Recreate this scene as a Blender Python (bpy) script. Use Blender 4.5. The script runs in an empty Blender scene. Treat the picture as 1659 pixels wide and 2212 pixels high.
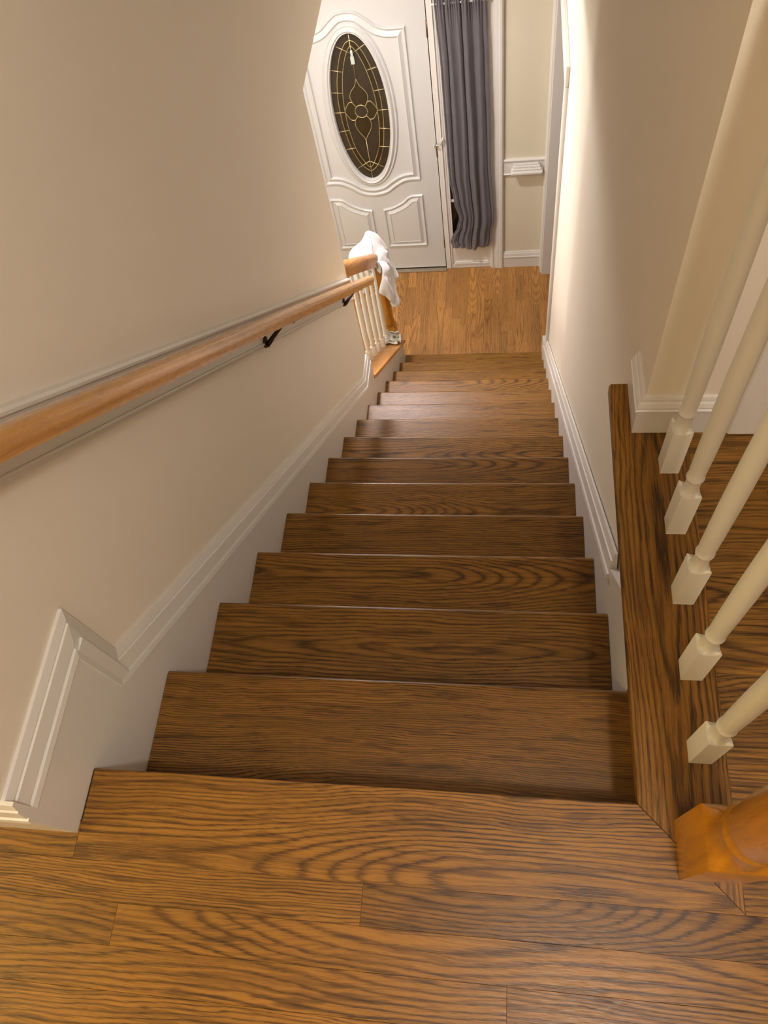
import bpy, bmesh, math, random
from mathutils import Vector, Matrix
random.seed(7)
C = bpy.context.scene.collection
SC = bpy.context.scene

# ------------------------------------------------------------ camera
cam_d = bpy.data.cameras.new('camera'); cam = bpy.data.objects.new('camera', cam_d); C.objects.link(cam)
cam_d.sensor_fit = 'VERTICAL'; cam_d.sensor_height = 36.0; cam_d.sensor_width = 27.0
cam_d.lens = 36.0 * 1661.03 / 2212.0
cam_d.clip_start = 0.02
R_ = [[0.9877324, -0.0091329, 0.1558887], [0.0819486, 0.8800925, -0.4676768], [-0.1329252, 0.4747144, 0.8700443]]
cam.matrix_world = Matrix([[*R_[0], 0.1680164], [*R_[1], -0.1852339], [*R_[2], 1.2608151], [0, 0, 0, 1]])
SC.camera = cam

# ------------------------------------------------------------ world, lights, exposure
w = bpy.data.worlds.new('night'); SC.world = w; w.use_nodes = True
w.node_tree.nodes['Background'].inputs[0].default_value = (0.020, 0.017, 0.012, 1)
w.node_tree.nodes['Background'].inputs[1].default_value = 1.0

def lamp(name, loc, power, col, radius):
    d = bpy.data.lights.new(name, 'POINT'); d.energy = power; d.color = col; d.shadow_soft_size = radius
    o = bpy.data.objects.new(name, d); C.objects.link(o); o.location = loc; return o
lamp('foyer_ceiling_light', (-0.62, 3.30, -0.36), 15, (0.98, 0.945, 1.0), 0.06)
ad = bpy.data.lights.new('foyer_tread_fill', 'AREA'); ad.shape = 'DISK'; ad.size = 0.20; ad.energy, ad.color = 33, (1.0, 0.94, 0.97)  # extra disk added beside the ceiling lamp, tilted to brighten the lower treads
ao = bpy.data.objects.new('foyer_tread_fill', ad); C.objects.link(ao); ao.location = (-0.62, 3.30, -0.335); ao.rotation_euler = (math.radians(-30), 0, 0)
lamp('foyer_fill_light', (-1.95, 2.55, -0.75), 36, (0.97, 0.97, 0.90), 0.12)  # unseen fill added to brighten the door foot and foyer walls
lamp('landing_ceiling_light', (0.50, -0.58, 2.30), 52, (1.0, 0.93, 0.87), 0.07)
lamp('hallway_ceiling_light', (-2.3, -0.85, 2.15), 46, (1.0, 0.79, 0.36), 0.12)
SC.view_settings.view_transform = 'Standard'; SC.view_settings.look = 'None'
SC.view_settings.gamma = 1.0; SC.view_settings.use_curve_mapping = False
SC.view_settings.exposure = 0.35

# ------------------------------------------------------------ dimensions
RUN, RISE = 0.229724, 0.2
XL, XR = -0.5097, 0.3953          # faces of the two skirt boards
WL, WR = -0.530, 0.415            # faces of the two stairwell walls
SL = RISE / RUN                   # slope of the flight
LOW = -3.0                        # lower floor
CEIL = -0.306                     # ceiling over the foyer
YEND = 2.295                      # end of the left wall
YD = 4.21                         # wall with the front door
YB = 0.68                         # end of the upper right wall

# ------------------------------------------------------------ materials
def new_mat(name):
    m = bpy.data.materials.new(name); m.use_nodes = True
    nt = m.node_tree; b = nt.nodes['Principled BSDF']
    return m, nt, b
def N(nt, t, **k):
    n = nt.nodes.new(t)
    for a, v in k.items(): setattr(n, a, v)
    return n
def math_n(nt, op, a, b=None, c=None):
    n = nt.nodes.new('ShaderNodeMath'); n.operation = op
    for i, v in enumerate((a, b, c)):
        if v is None: continue
        if isinstance(v, (int, float)): n.inputs[i].default_value = v
        else: nt.links.new(v, n.inputs[i])
    return n.outputs[0]
def comb(nt, x, y, z):
    n = nt.nodes.new('ShaderNodeCombineXYZ')
    for i, v in enumerate((x, y, z)):
        if isinstance(v, (int, float)): n.inputs[i].default_value = v
        else: nt.links.new(v, n.inputs[i])
    return n.outputs[0]
def noise(nt, vec, scale=1.0, detail=2.0, rough=0.5):
    n = nt.nodes.new('ShaderNodeTexNoise'); n.noise_dimensions = '3D'
    nt.links.new(vec, n.inputs['Vector']); n.inputs['Scale'].default_value = scale
    n.inputs['Detail'].default_value = detail; n.inputs['Roughness'].default_value = rough
    return n.outputs['Fac']
def ramp(nt, fac, stops):
    n = nt.nodes.new('ShaderNodeValToRGB'); r = n.color_ramp
    while len(r.elements) < len(stops): r.elements.new(0.5)
    for e, (p, c) in zip(r.elements, stops):
        e.position = p; e.color = (*c, 1) if len(c) == 3 else c
    nt.links.new(fac, n.inputs[0]); return n.outputs[0]
def mixc(nt, fac, a, b, blend='MIX'):
    n = nt.nodes.new('ShaderNodeMix'); n.data_type = 'RGBA'; n.blend_type = blend
    for s, v in ((n.inputs[0], fac), (n.inputs[6], a), (n.inputs[7], b)):
        if isinstance(v, (int, float)): s.default_value = v
        elif isinstance(v, tuple): s.default_value = (*v, 1)
        else: nt.links.new(v, s)
    return n.outputs[2]
def srgb(r, g, b):
    f = lambda c: (c / 255 / 12.92) if c / 255 <= 0.04045 else ((c / 255 + 0.055) / 1.055) ** 2.4
    return (f(r), f(g), f(b))

def oak(name, light, dark, freq=108.0, rough=0.33, coat=0.15, line=1.0, pore=1.0, spec=0.5):
    """Flat-sawn oak: growth rings cut by a board whose pith wanders below its face, grain along local X.
    Each board reads its own seed and tone from object properties."""
    m, nt, b = new_mat(name)
    tc = N(nt, 'ShaderNodeTexCoord'); sx = N(nt, 'ShaderNodeSeparateXYZ'); nt.links.new(tc.outputs['Object'], sx.inputs[0])
    u, v, z = sx.outputs
    at = N(nt, 'ShaderNodeAttribute', attribute_type='OBJECT', attribute_name='seed'); sd = at.outputs['Fac']
    at2 = N(nt, 'ShaderNodeAttribute', attribute_type='OBJECT', attribute_name='tone'); tone = at2.outputs['Fac']
    off = math_n(nt, 'MULTIPLY', sd, 37.3)
    us = math_n(nt, 'ADD', u, off)
    # wandering of the grain across the board
    w1 = noise(nt, comb(nt, math_n(nt, 'MULTIPLY', us, 2.0), math_n(nt, 'MULTIPLY', v, 5.0), off), 1.0, 1.5)
    w2 = noise(nt, comb(nt, math_n(nt, 'MULTIPLY', us, 6.5), math_n(nt, 'MULTIPLY', v, 26.0), off), 1.0, 2.0)
    warp = math_n(nt, 'ADD', math_n(nt, 'MULTIPLY', math_n(nt, 'SUBTRACT', w1, 0.5), 0.036), math_n(nt, 'MULTIPLY', math_n(nt, 'SUBTRACT', w2, 0.5), 0.016))
    cen = math_n(nt, 'MULTIPLY', math_n(nt, 'SUBTRACT', math_n(nt, 'FRACT', math_n(nt, 'MULTIPLY', sd, 7.13)), 0.5), 0.26)
    vv = math_n(nt, 'ADD', math_n(nt, 'SUBTRACT', v, cen), warp)
    # depth of the pith below the face: drifts along the board, so arches and eyes open and close
    dn = noise(nt, comb(nt, math_n(nt, 'MULTIPLY', us, 0.85), 3.7, off), 1.0, 1.0)
    dep = math_n(nt, 'ADD', math_n(nt, 'MULTIPLY', dn, 0.20), math_n(nt, 'ADD', -0.030, z))
    r = math_n(nt, 'SQRT', math_n(nt, 'ADD', math_n(nt, 'POWER', math_n(nt, 'ABSOLUTE', vv), 2.0), math_n(nt, 'MULTIPLY', dep, dep)))
    jag = noise(nt, comb(nt, math_n(nt, 'MULTIPLY', us, 13.0), math_n(nt, 'MULTIPLY', v, 520.0), math_n(nt, 'MULTIPLY', z, 300.0)), 1.0, 3.0, 0.6)
    spacing = noise(nt, comb(nt, math_n(nt, 'MULTIPLY', r, 22.0), off, 0.0), 1.0, 1.0)
    ph = math_n(nt, 'ADD', math_n(nt, 'MULTIPLY', r, math_n(nt, 'MULTIPLY', freq * 2.0, math_n(nt, 'ADD', 0.72, math_n(nt, 'MULTIPLY', math_n(nt, 'FRACT', math_n(nt, 'MULTIPLY', sd, 13.7)), 0.55)))), math_n(nt, 'MULTIPLY', spacing, 3.4))
    ph = math_n(nt, 'ADD', ph, math_n(nt, 'MULTIPLY', math_n(nt, 'SUBTRACT', jag, 0.5), 0.85))
    fr = math_n(nt, 'FRACT', ph)
    d2 = tuple(a * 0.5 + c * 0.5 for a, c in zip(light, dark))
    rings = ramp(nt, fr, [(0.0, (0.62,) * 3), (0.10, (0.22,) * 3), (0.42, (0.04,) * 3), (0.66, (0.16,) * 3), (0.86, (0.85,) * 3), (0.96, (1.0,) * 3), (1.0, (0.62,) * 3)])
    # ring strength varies over the board
    st = noise(nt, comb(nt, math_n(nt, 'MULTIPLY', us, 1.9), math_n(nt, 'MULTIPLY', v, 9.0), 8.0), 1.0, 2.0)
    stf = math_n(nt, 'MULTIPLY', math_n(nt, 'ADD', 0.18, math_n(nt, 'MULTIPLY', st, 1.25)), line)
    col = mixc(nt, math_n(nt, 'MULTIPLY', rings, stf), light, dark)
    # close parallel streaks of rift-sawn grain
    rn = noise(nt, comb(nt, math_n(nt, 'MULTIPLY', us, 3.5), math_n(nt, 'MULTIPLY', math_n(nt, 'ADD', v, math_n(nt, 'MULTIPLY', warp, 1.5)), 210.0), off), 1.0, 2.0, 0.6)
    col = mixc(nt, math_n(nt, 'MULTIPLY', ramp(nt, rn, [(0.46, (0, 0, 0)), (0.64, (1, 1, 1))]), 0.42 * line), col, dark)
    # dark blotches where the rings run flat
    bn = noise(nt, comb(nt, math_n(nt, 'MULTIPLY', us, 7.0), math_n(nt, 'MULTIPLY', math_n(nt, 'ADD', v, warp), 75.0), math_n(nt, 'ADD', off, 5.0)), 1.0, 2.5, 0.6)
    col = mixc(nt, math_n(nt, 'MULTIPLY', ramp(nt, bn, [(0.57, (0, 0, 0)), (0.66, (1, 1, 1))]), 0.55 * line), col, dark)
    # open pores: short fine dashes along the grain
    pn = noise(nt, comb(nt, math_n(nt, 'MULTIPLY', us, 42.0), math_n(nt, 'MULTIPLY', v, 1250.0), math_n(nt, 'MULTIPLY', z, 700.0)), 1.0, 2.0, 0.65)
    pf = ramp(nt, pn, [(0.50, (0, 0, 0)), (0.68, (1, 1, 1))])
    pw = math_n(nt, 'MULTIPLY', pf, math_n(nt, 'ADD', 0.34 * pore, math_n(nt, 'MULTIPLY', rings, 0.45 * pore)))
    col = mixc(nt, pw, col, tuple(c * 0.72 for c in dark))
    # broad stain clouds and the board's tone property
    cl = noise(nt, comb(nt, math_n(nt, 'MULTIPLY', us, 3.0), math_n(nt, 'MULTIPLY', v, 14.0), off), 1.0, 3.0)
    lv = math_n(nt, 'MULTIPLY', math_n(nt, 'ADD', 0.74, math_n(nt, 'MULTIPLY', cl, 0.52)), math_n(nt, 'ADD', 1.0, tone))
    mul = N(nt, 'ShaderNodeVectorMath', operation='SCALE'); nt.links.new(col, mul.inputs[0]); nt.links.new(lv, mul.inputs['Scale'])
    nt.links.new(mul.outputs[0], b.inputs['Base Color'])
    b.inputs['Roughness'].default_value = rough
    rr = math_n(nt, 'ADD', rough - 0.05, math_n(nt, 'MULTIPLY', jag, 0.14)); nt.links.new(rr, b.inputs['Roughness'])
    b.inputs['Specular IOR Level'].default_value = spec; b.inputs['Coat Weight'].default_value = coat; b.inputs['Coat Roughness'].default_value = 0.22
    bp_ = N(nt, 'ShaderNodeBump'); bp_.inputs['Strength'].default_value = 0.22; bp_.inputs['Distance'].default_value = 0.0006
    nt.links.new(math_n(nt, 'SUBTRACT', 1.0, math_n(nt, 'ADD', math_n(nt, 'MULTIPLY', rings, 0.5), math_n(nt, 'MULTIPLY', pf, 0.5))), bp_.inputs['Height'])
    nt.links.new(bp_.outputs[0], b.inputs['Normal'])
    return m

OAK = oak('stained_oak', srgb(148, 102, 36), srgb(52, 29, 5), rough=0.34, coat=0.0, spec=0.34)
OAK_LOW = oak('foyer_oak', srgb(182, 130, 68), srgb(104, 62, 25), freq=80, rough=0.36, line=0.75)  # the steps' stain again, with the foyer's brighter light put into its colour
OAK_CAP = oak('golden_oak', srgb(208, 146, 78), srgb(140, 84, 36), freq=50, line=0.8)
OAK_RAIL = oak('rail_oak', srgb(204, 148, 78), srgb(156, 102, 44), freq=55, rough=0.25, coat=0.5, line=0.5, pore=0.15)
OAK_NEWEL = oak('newel_oak', srgb(188, 123, 18), srgb(156, 96, 12), freq=40, rough=0.16, coat=0.8, line=0.35, pore=0.15)

def paint(name, col, rough=0.5, bump=0.0, scale=300.0, mottled=0.0):
    m, nt, b = new_mat(name)
    tc = N(nt, 'ShaderNodeTexCoord')
    b.inputs['Base Color'].default_value = (*col, 1); b.inputs['Roughness'].default_value = rough
    f = noise(nt, tc.outputs['Object'], 3.0, 3.0)
    c = ramp(nt, f, [(0.3, tuple(x * (1 - mottled) for x in col)), (0.7, tuple(min(1, x * (1 + mottled)) for x in col))])
    nt.links.new(c, b.inputs['Base Color'])
    if bump:
        nn = noise(nt, tc.outputs['Object'], scale, 3.0)
        bp_ = N(nt, 'ShaderNodeBump'); bp_.inputs['Strength'].default_value = bump; bp_.inputs['Distance'].default_value = 0.001
        nt.links.new(nn, bp_.inputs['Height']); nt.links.new(bp_.outputs[0], b.inputs['Normal'])
    return m
WALL = paint('beige_wall_paint', srgb(231, 221, 204), 0.62, 0.12, 260, 0.012)
WALL2 = paint('cream_foyer_paint', srgb(222, 213, 190), 0.62, 0.12, 260, 0.012)
TRIM = paint('white_trim_enamel', srgb(220, 215, 208), 0.32, 0.05, 90, 0.008)
BALW = paint('ivory_baluster_enamel', srgb(226, 222, 212), 0.36, 0.05, 90, 0.008)
DOORW = paint('white_door_enamel', srgb(204, 203, 200), 0.30, 0.04, 90, 0.006)
CEILM = paint('ceiling_paint', srgb(206, 200, 190), 0.8, 0.1, 200, 0.01)
DARKM = paint('dark_gap', srgb(26, 20, 16), 0.6)
def metal(name, col, rough, metallic=1.0):
    m, nt, b = new_mat(name); tc = N(nt, 'ShaderNodeTexCoord')
    f = noise(nt, tc.outputs['Object'], 60.0, 2.0)
    nt.links.new(ramp(nt, f, [(0.3, tuple(c * 0.9 for c in col)), (0.7, col)]), b.inputs['Base Color'])
    b.inputs['Metallic'].default_value = metallic; b.inputs['Roughness'].default_value = rough
    return m
BRONZE = metal('dark_bronze', srgb(74, 58, 50), 0.45)
HINGE = metal('antique_hinge', srgb(140, 112, 92), 0.42)
CHROME = metal('bright_chrome', srgb(215, 212, 208), 0.18)
CAME = metal('brass_came', srgb(214, 196, 150), 0.35, 0.75)
RUBBER = paint('white_rubber', srgb(226, 218, 200), 0.6)
def glass(name, col, rough):
    m, nt, b = new_mat(name); tc = N(nt, 'ShaderNodeTexCoord')
    at = N(nt, 'ShaderNodeAttribute', attribute_type='OBJECT', attribute_name='tone')
    f = math_n(nt, 'ADD', noise(nt, tc.outputs['Object'], 14.0, 3.0), at.outputs['Fac'])
    nt.links.new(ramp(nt, f, [(0.25, tuple(c * 0.75 for c in col)), (0.8, tuple(c * 1.3 for c in col))]), b.inputs['Base Color'])
    b.inputs['Roughness'].default_value = rough; b.inputs['Transmission Weight'].default_value = 0.35
    b.inputs['IOR'].default_value = 1.45
    nn = noise(nt, tc.outputs['Object'], 240.0, 2.0)
    bp_ = N(nt, 'ShaderNodeBump'); bp_.inputs['Strength'].default_value = 0.35; bp_.inputs['Distance'].default_value = 0.001
    nt.links.new(nn, bp_.inputs['Height']); nt.links.new(bp_.outputs[0], b.inputs['Normal'])
    return m
GLASS_A = glass('textured_dark_glass', srgb(66, 56, 43), 0.30)
GLASS_B = glass('olive_dark_glass', srgb(60, 48, 22), 0.22)
GLASS_W = glass('night_window_glass', srgb(34, 28, 24), 0.08)

def cloth_mat(name, col, alpha=0.0, sheen=0.3, weave=900.0):
    m, nt, b = new_mat(name); tc = N(nt, 'ShaderNodeTexCoord')
    f = noise(nt, tc.outputs['Object'], 9.0, 4.0)
    nt.links.new(ramp(nt, f, [(0.3, tuple(c * 0.94 for c in col)), (0.7, col)]), b.inputs['Base Color'])
    b.inputs['Roughness'].default_value = 0.85; b.inputs['Sheen Weight'].default_value = sheen
    nn = noise(nt, tc.outputs['Object'], weave, 2.0)
    bp_ = N(nt, 'ShaderNodeBump'); bp_.inputs['Strength'].default_value = 0.25; bp_.inputs['Distance'].default_value = 0.0008
    nt.links.new(nn, bp_.inputs['Height']); nt.links.new(bp_.outputs[0], b.inputs['Normal'])
    if alpha: b.inputs['Alpha'].default_value = 1 - alpha
    return m
CURTAIN = cloth_mat('grey_sheer_fabric', srgb(104, 98, 102), 0.22, 0.25, 700)
TOWEL = cloth_mat('white_cotton', srgb(234, 231, 230), 0.0, 0.2)
RAG = cloth_mat('grey_white_rag', srgb(226, 220, 208), 0.0, 0.2)

# ------------------------------------------------------------ helpers
def link(o, parent=None):
    C.objects.link(o)
    if parent is not None: o.parent = parent
    return o
def mesh_obj(name, verts, faces, mat, parent=None, smooth=False):
    me = bpy.data.meshes.new(name); me.from_pydata([tuple(v) for v in verts], [], faces); me.update()
    if mat: me.materials.append(mat)
    if smooth:
        for p in me.polygons: p.use_smooth = True
    return link(bpy.data.objects.new(name, me), parent)
def empty(name, loc=(0, 0, 0), parent=None):
    o = bpy.data.objects.new(name, None); o.location = loc; o.empty_display_size = 0.05; return link(o, parent)
def tag(o, label, cat, group=None, kind=None):
    o['label'] = label; o['category'] = cat
    if group: o['group'] = group
    if kind: o['kind'] = kind
    return o
def struct(o, label=None, cat=None):
    o['kind'] = 'structure'
    if label: o['label'] = label
    if cat: o['category'] = cat
    return o
def box(name, x0, x1, y0, y1, z0, z1, mat, parent=None, bevel=0.0, seg=1):
    bm = bmesh.new()
    vs = [bm.verts.new(p) for p in ((x0,y0,z0),(x1,y0,z0),(x1,y1,z0),(x0,y1,z0),(x0,y0,z1),(x1,y0,z1),(x1,y1,z1),(x0,y1,z1))]
    for f in ((0,3,2,1),(4,5,6,7),(0,1,5,4),(1,2,6,5),(2,3,7,6),(3,0,4,7)): bm.faces.new([vs[i] for i in f])
    if bevel: bmesh.ops.bevel(bm, geom=bm.edges[:], offset=bevel, segments=seg, profile=0.5, affect='EDGES', clamp_overlap=True)
    bmesh.ops.recalc_face_normals(bm, faces=bm.faces[:])
    me = bpy.data.meshes.new(name); bm.to_mesh(me); bm.free()
    if mat: me.materials.append(mat)
    return link(bpy.data.objects.new(name, me), parent)
def boxes(name, lst, mat, parent=None):
    V, F = [], []
    for (x0, x1, y0, y1, z0, z1) in lst:
        k = len(V)
        V += [(x0,y0,z0),(x1,y0,z0),(x1,y1,z0),(x0,y1,z0),(x0,y0,z1),(x1,y0,z1),(x1,y1,z1),(x0,y1,z1)]
        F += [tuple(k+i for i in f) for f in ((0,3,2,1),(4,5,6,7),(0,1,5,4),(1,2,6,5),(2,3,7,6),(3,0,4,7))]
    return mesh_obj(name, V, F, mat, parent)
def prism(name, poly, axis, a0, a1, mat, parent=None, bevel=0.0, seg=2):
    """extrude a 2-D polygon along an axis; poly is (y,z) for 'x', (x,z) for 'y', (x,y) for 'z'."""
    def P(p, a): return {'x': (a, p[0], p[1]), 'y': (p[0], a, p[1]), 'z': (p[0], p[1], a)}[axis]
    bm = bmesh.new(); n = len(poly)
    A = [bm.verts.new(P(p, a0)) for p in poly]; B = [bm.verts.new(P(p, a1)) for p in poly]
    bm.faces.new(A); bm.faces.new(B[::-1])
    for i in range(n): bm.faces.new((A[i], B[i], B[(i+1) % n], A[(i+1) % n]))
    bmesh.ops.recalc_face_normals(bm, faces=bm.faces[:])
    if bevel: bmesh.ops.bevel(bm, geom=bm.edges[:], offset=bevel, segments=seg, profile=0.5, affect='EDGES', clamp_overlap=True)
    me = bpy.data.meshes.new(name); bm.to_mesh(me); bm.free()
    if mat: me.materials.append(mat)
    return link(bpy.data.objects.new(name, me), parent)
def sweep(name, path, prof, side, mat, parent=None, closed=False, smooth=False):
    """mitred moulding: path = 3-D points in one plane with normal `side`; prof = (across, out) with across measured
    in-plane perpendicular to the path (to its left seen against `side`) and out along `side`."""
    side = Vector(side).normalized(); P = [Vector(p) for p in path]; n = len(P); V, F = [], []
    for i in range(n):
        a = P[i] - P[i-1] if (i or closed) else P[1] - P[0]
        b = P[(i+1) % n] - P[i] if (i < n-1 or closed) else P[-1] - P[-2]
        a.normalize(); b.normalize()
        na, nb = side.cross(a), side.cross(b)
        m = (na + nb); m = m / max(0.2, m.dot(na)) if m.length > 1e-6 else na
        for (s, h) in prof: V.append(P[i] + m * s + side * h)
    k = len(prof)
    for i in range(n if closed else n-1):
        j = (i+1) % n
        for q in range(k):
            q2 = (q+1) % k
            F.append((i*k+q, j*k+q, j*k+q2, i*k+q2))
    if not closed: F += [tuple(range(k))[::-1], tuple((n-1)*k+q for q in range(k))]
    o = mesh_obj(name, V, F, mat, parent, smooth)
    bm = bmesh.new(); bm.from_mesh(o.data); bmesh.ops.recalc_face_normals(bm, faces=bm.faces[:]); bm.to_mesh(o.data); bm.free()
    return o
def lathe(prof, n=24):
    V, F = [], []
    for (r, z) in prof:
        for i in range(n):
            a = 2*math.pi*i/n; V.append((r*math.cos(a), r*math.sin(a), z))
    for k in range(len(prof)-1):
        for i in range(n):
            j = (i+1) % n; F.append((k*n+i, k*n+j, (k+1)*n+j, (k+1)*n+i))
    F.append(tuple(range(n))[::-1]); F.append(tuple((len(prof)-1)*n+i for i in range(n)))
    return V, F
def tube(path, r, n=8, rz=None):
    P = [Vector(p) for p in path]; V, F = [], []
    up = Vector((0, 0, 1))
    for i, p in enumerate(P):
        t = (P[min(i+1, len(P)-1)] - P[max(i-1, 0)]).normalized()
        ref = up if abs(t.dot(up)) < 0.95 else Vector((1, 0, 0))
        a = t.cross(ref).normalized(); b = a.cross(t)
        rr = r[i] if isinstance(r, (list, tuple)) else r
        for k in range(n):
            th = 2*math.pi*k/n; V.append(p + a*math.cos(th)*rr + b*math.sin(th)*rr)
    for i in range(len(P)-1):
        for k in range(n):
            j = (k+1) % n; F.append((i*n+k, i*n+j, (i+1)*n+j, (i+1)*n+k))
    F.append(tuple(range(n))[::-1]); F.append(tuple((len(P)-1)*n+k for k in range(n)))
    return V, F
def join_geo(parts):
    V, F = [], []
    for v, f in parts:
        k = len(V); V += [tuple(x) for x in v]; F += [tuple(k+i for i in g) for g in f]
    return V, F
SEEDS = random.Random(11)
def plank(name, cx, cy, zt, L, W, T, mat, parent, along='x', bev=0.00025, tone=None, seed=None, spread=0.10):
    """board with chamfered top arrises, grain along its local X."""
    h, l = L/2, W/2; c = bev
    V = [(-h,-l,-T),(h,-l,-T),(h,l,-T),(-h,l,-T), (-h,-l,-c),(h,-l,-c),(h,l,-c),(-h,l,-c), (-h+c,-l+c,0),(h-c,-l+c,0),(h-c,l-c,0),(-h+c,l-c,0)]
    F = [(0,3,2,1),(8,9,10,11)] + [(a,b,b+4,a+4) for a, b in ((0,1),(1,2),(2,3),)] + [(3,0,4,7)] + [(a+4,b+4,b+8,a+8) for a, b in ((0,1),(1,2),(2,3))] + [(7,4,8,11)]
    o = mesh_obj(name, V, F, mat, parent); o.location = (cx, cy, zt)
    if along == 'y': o.rotation_euler = (0, 0, math.pi/2)
    o['seed'] = SEEDS.random() if seed is None else seed
    o['tone'] = SEEDS.uniform(-spread, spread) if tone is None else tone
    return o

# ------------------------------------------------------------ upper floor
floor = struct(empty('floor'))
boxes('subfloor', [(-3.3, 3.0, -2.2, -0.02, -0.30, -0.019), (0.43, 3.0, -0.02, 2.2, -0.30, -0.019), (-3.3, -0.66, -0.02, 0.10, -0.30, -0.019)], CEILM, floor)
G = 0.00012
def row(y0, y1, x0, x1, joints, tones=None, spread=0.12):
    xs = [x0] + [j for j in joints if x0 < j < x1] + [x1]
    for i in range(len(xs)-1):
        a, b_ = xs[i]+G, xs[i+1]-G
        t = None if not tones else tones[i] if i < len(tones) else None
        plank('plank', (a+b_)/2, (y0+y1)/2, 0, b_-a, (y1-y0)-2*G, 0.018, OAK, floor, 'x', tone=t, spread=spread)
# nosing board at the head of the stairs, its right end mitred against the border board
def round_board(name, poly, thick, parent, seed, tone, rot=False, rnd=0.009, ctr=None):
    """board from an outline (x,y) with softly rounded upper arris"""
    cx, cy = ctr or (sum(p[0] for p in poly)/len(poly), sum(p[1] for p in poly)/len(poly))
    pts = [(p[0]-cx, p[1]-cy) for p in poly]
    if rot: pts = [(y, -x) for x, y in pts]
    o = prism(name, pts, 'z', -thick, 0, OAK, parent)
    bm = bmesh.new(); bm.from_mesh(o.data)
    return o, bm, (cx, cy), rot
def finish_board(t, edges_test, z, rnd, seed, tone, parent):
    o, bm, (cx, cy), rot = t
    es = [e for e in bm.edges if edges_test(e)]
    bmesh.ops.bevel(bm, geom=es, offset=rnd, segments=5, profile=0.5, affect='EDGES', clamp_overlap=True)
    bm.to_mesh(o.data); bm.free()
    o.location = (cx, cy, z)
    if rot: o.rotation_euler = (0, 0, math.pi/2)
    o['seed'] = seed; o['tone'] = tone
    return o
XB0, XB1, YF = 0.368, 0.503, -0.138
t = round_board('nosing_board', [(-0.507, YF), (XB1-G, YF), (XB0, -0.0015), (XB0, 0.0), (-0.507, 0.0)], 0.026, floor, 0, 0)
cyb = t[2][1]
finish_board(t, lambda e: all(abs(v.co.y - (0.0-cyb)) < 1e-4 for v in e.verts), 0, 0.010, 0.171, 0.08, floor)
t = round_board('border_board', [(XB0, 0.0), (XB1, YF+0.001), (XB1, YB-0.004), (0.404, YB-0.004), (0.404, 0.784), (XB0+0.004, 0.784), (XB0, 0.780)], 0.026, floor, 0, 0, rot=True)
# local y = -(x - cx): the stairwell side has the largest local y
def left_edge(e):
    m = max(v.co.y for v in t[1].verts); return all(abs(v.co.y - m) < 1e-4 for v in e.verts) and abs(e.verts[0].co.x-e.verts[1].co.x) > 0.1
finish_board(t, left_edge, 0, 0.010, 0.62, -0.10, floor)
# strip floor of the landing
row(YF-0.057, YF-G, -0.507-1.6, 0.503+1.6, [-1.3, -0.037, 0.86, 1.3], [0.0, 0.05, -0.22, -0.1, 0])
plank('plank', -1.9, (-0.083+YF)/2, 0, 2*(1.9-0.5075), 0.138-0.083-2*G, 0.018, OAK, floor, 'x', tone=0.0, seed=0.33)
plank('plank', -1.9, -0.0425, -0.0005, 2*(1.9-0.512), 0.080, 0.018, OAK, floor, 'x', tone=0.0, seed=0.35)
y = YF-0.057
js = [[-1.4, -0.415, 1.15], [-1.5, 0.176, 1.0], [-0.9, 0.7], [-1.1, -0.2, 0.6], [0.3], [-0.6, 0.9], [0.1], [-0.8, 0.5]]
tns = [[0.0, -0.06, 0.06, -0.05], [0.02, 0.06, -0.10, 0.0], None, None, None, None, None, None]
for i in range(18):
    row(y-0.057, y, -2.1, 2.1, js[i % 8], tns[i] if i < 8 else None); y -= 0.057
# strip floor of the right-hand hall, beside the border board
y = YF; k = 0; rj = random.Random(5)
while y < 2.1:
    y1 = y+0.0572
    row(y, y1, XB1, 2.9, [XB1+rj.uniform(0.12, 0.5), XB1+rj.uniform(0.8, 1.3)], [rj.uniform(-0.26, 0.02) for _ in range(4)])
    y = y1

# ------------------------------------------------------------ staircase
stairs = tag(empty('staircase', (0, 0, 0)), 'straight flight of dark stained oak steps going down to the foyer', 'stairs')
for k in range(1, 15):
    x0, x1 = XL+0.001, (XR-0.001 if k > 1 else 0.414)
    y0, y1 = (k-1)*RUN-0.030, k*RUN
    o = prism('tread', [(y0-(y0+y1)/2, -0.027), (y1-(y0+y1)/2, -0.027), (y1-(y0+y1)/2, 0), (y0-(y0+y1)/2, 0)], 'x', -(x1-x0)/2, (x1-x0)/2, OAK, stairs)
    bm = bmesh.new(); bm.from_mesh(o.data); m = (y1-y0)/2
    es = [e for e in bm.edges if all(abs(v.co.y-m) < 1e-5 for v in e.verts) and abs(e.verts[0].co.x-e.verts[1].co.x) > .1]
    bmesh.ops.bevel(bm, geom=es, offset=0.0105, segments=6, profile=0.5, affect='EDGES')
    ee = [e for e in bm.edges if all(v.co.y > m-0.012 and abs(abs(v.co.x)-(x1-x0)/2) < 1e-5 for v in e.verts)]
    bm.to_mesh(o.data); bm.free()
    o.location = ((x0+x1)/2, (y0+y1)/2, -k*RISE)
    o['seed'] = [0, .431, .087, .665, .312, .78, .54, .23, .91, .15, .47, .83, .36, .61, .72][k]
    o['tone'] = [0, -.12, -.14, -.10, -.15, -.10, -.26, -.04, 0, .02, 0, .04, .02, 0, .04][k]  # dimmer light put into the upper treads' tones; one board is darker itself
for k in range(1, 16):
    y0 = (k-1)*RUN-0.030
    o = box('riser', -(XR-XL)/2, (XR-XL)/2, -0.009, 0.009, -(RISE-0.027)/2, (RISE-0.027)/2, OAK, stairs)
    o.location = ((XL+XR)/2, y0-0.009, -k*RISE+(RISE-0.027)/2); o['seed'] = 0.1*k; o['tone'] = -0.05
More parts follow.
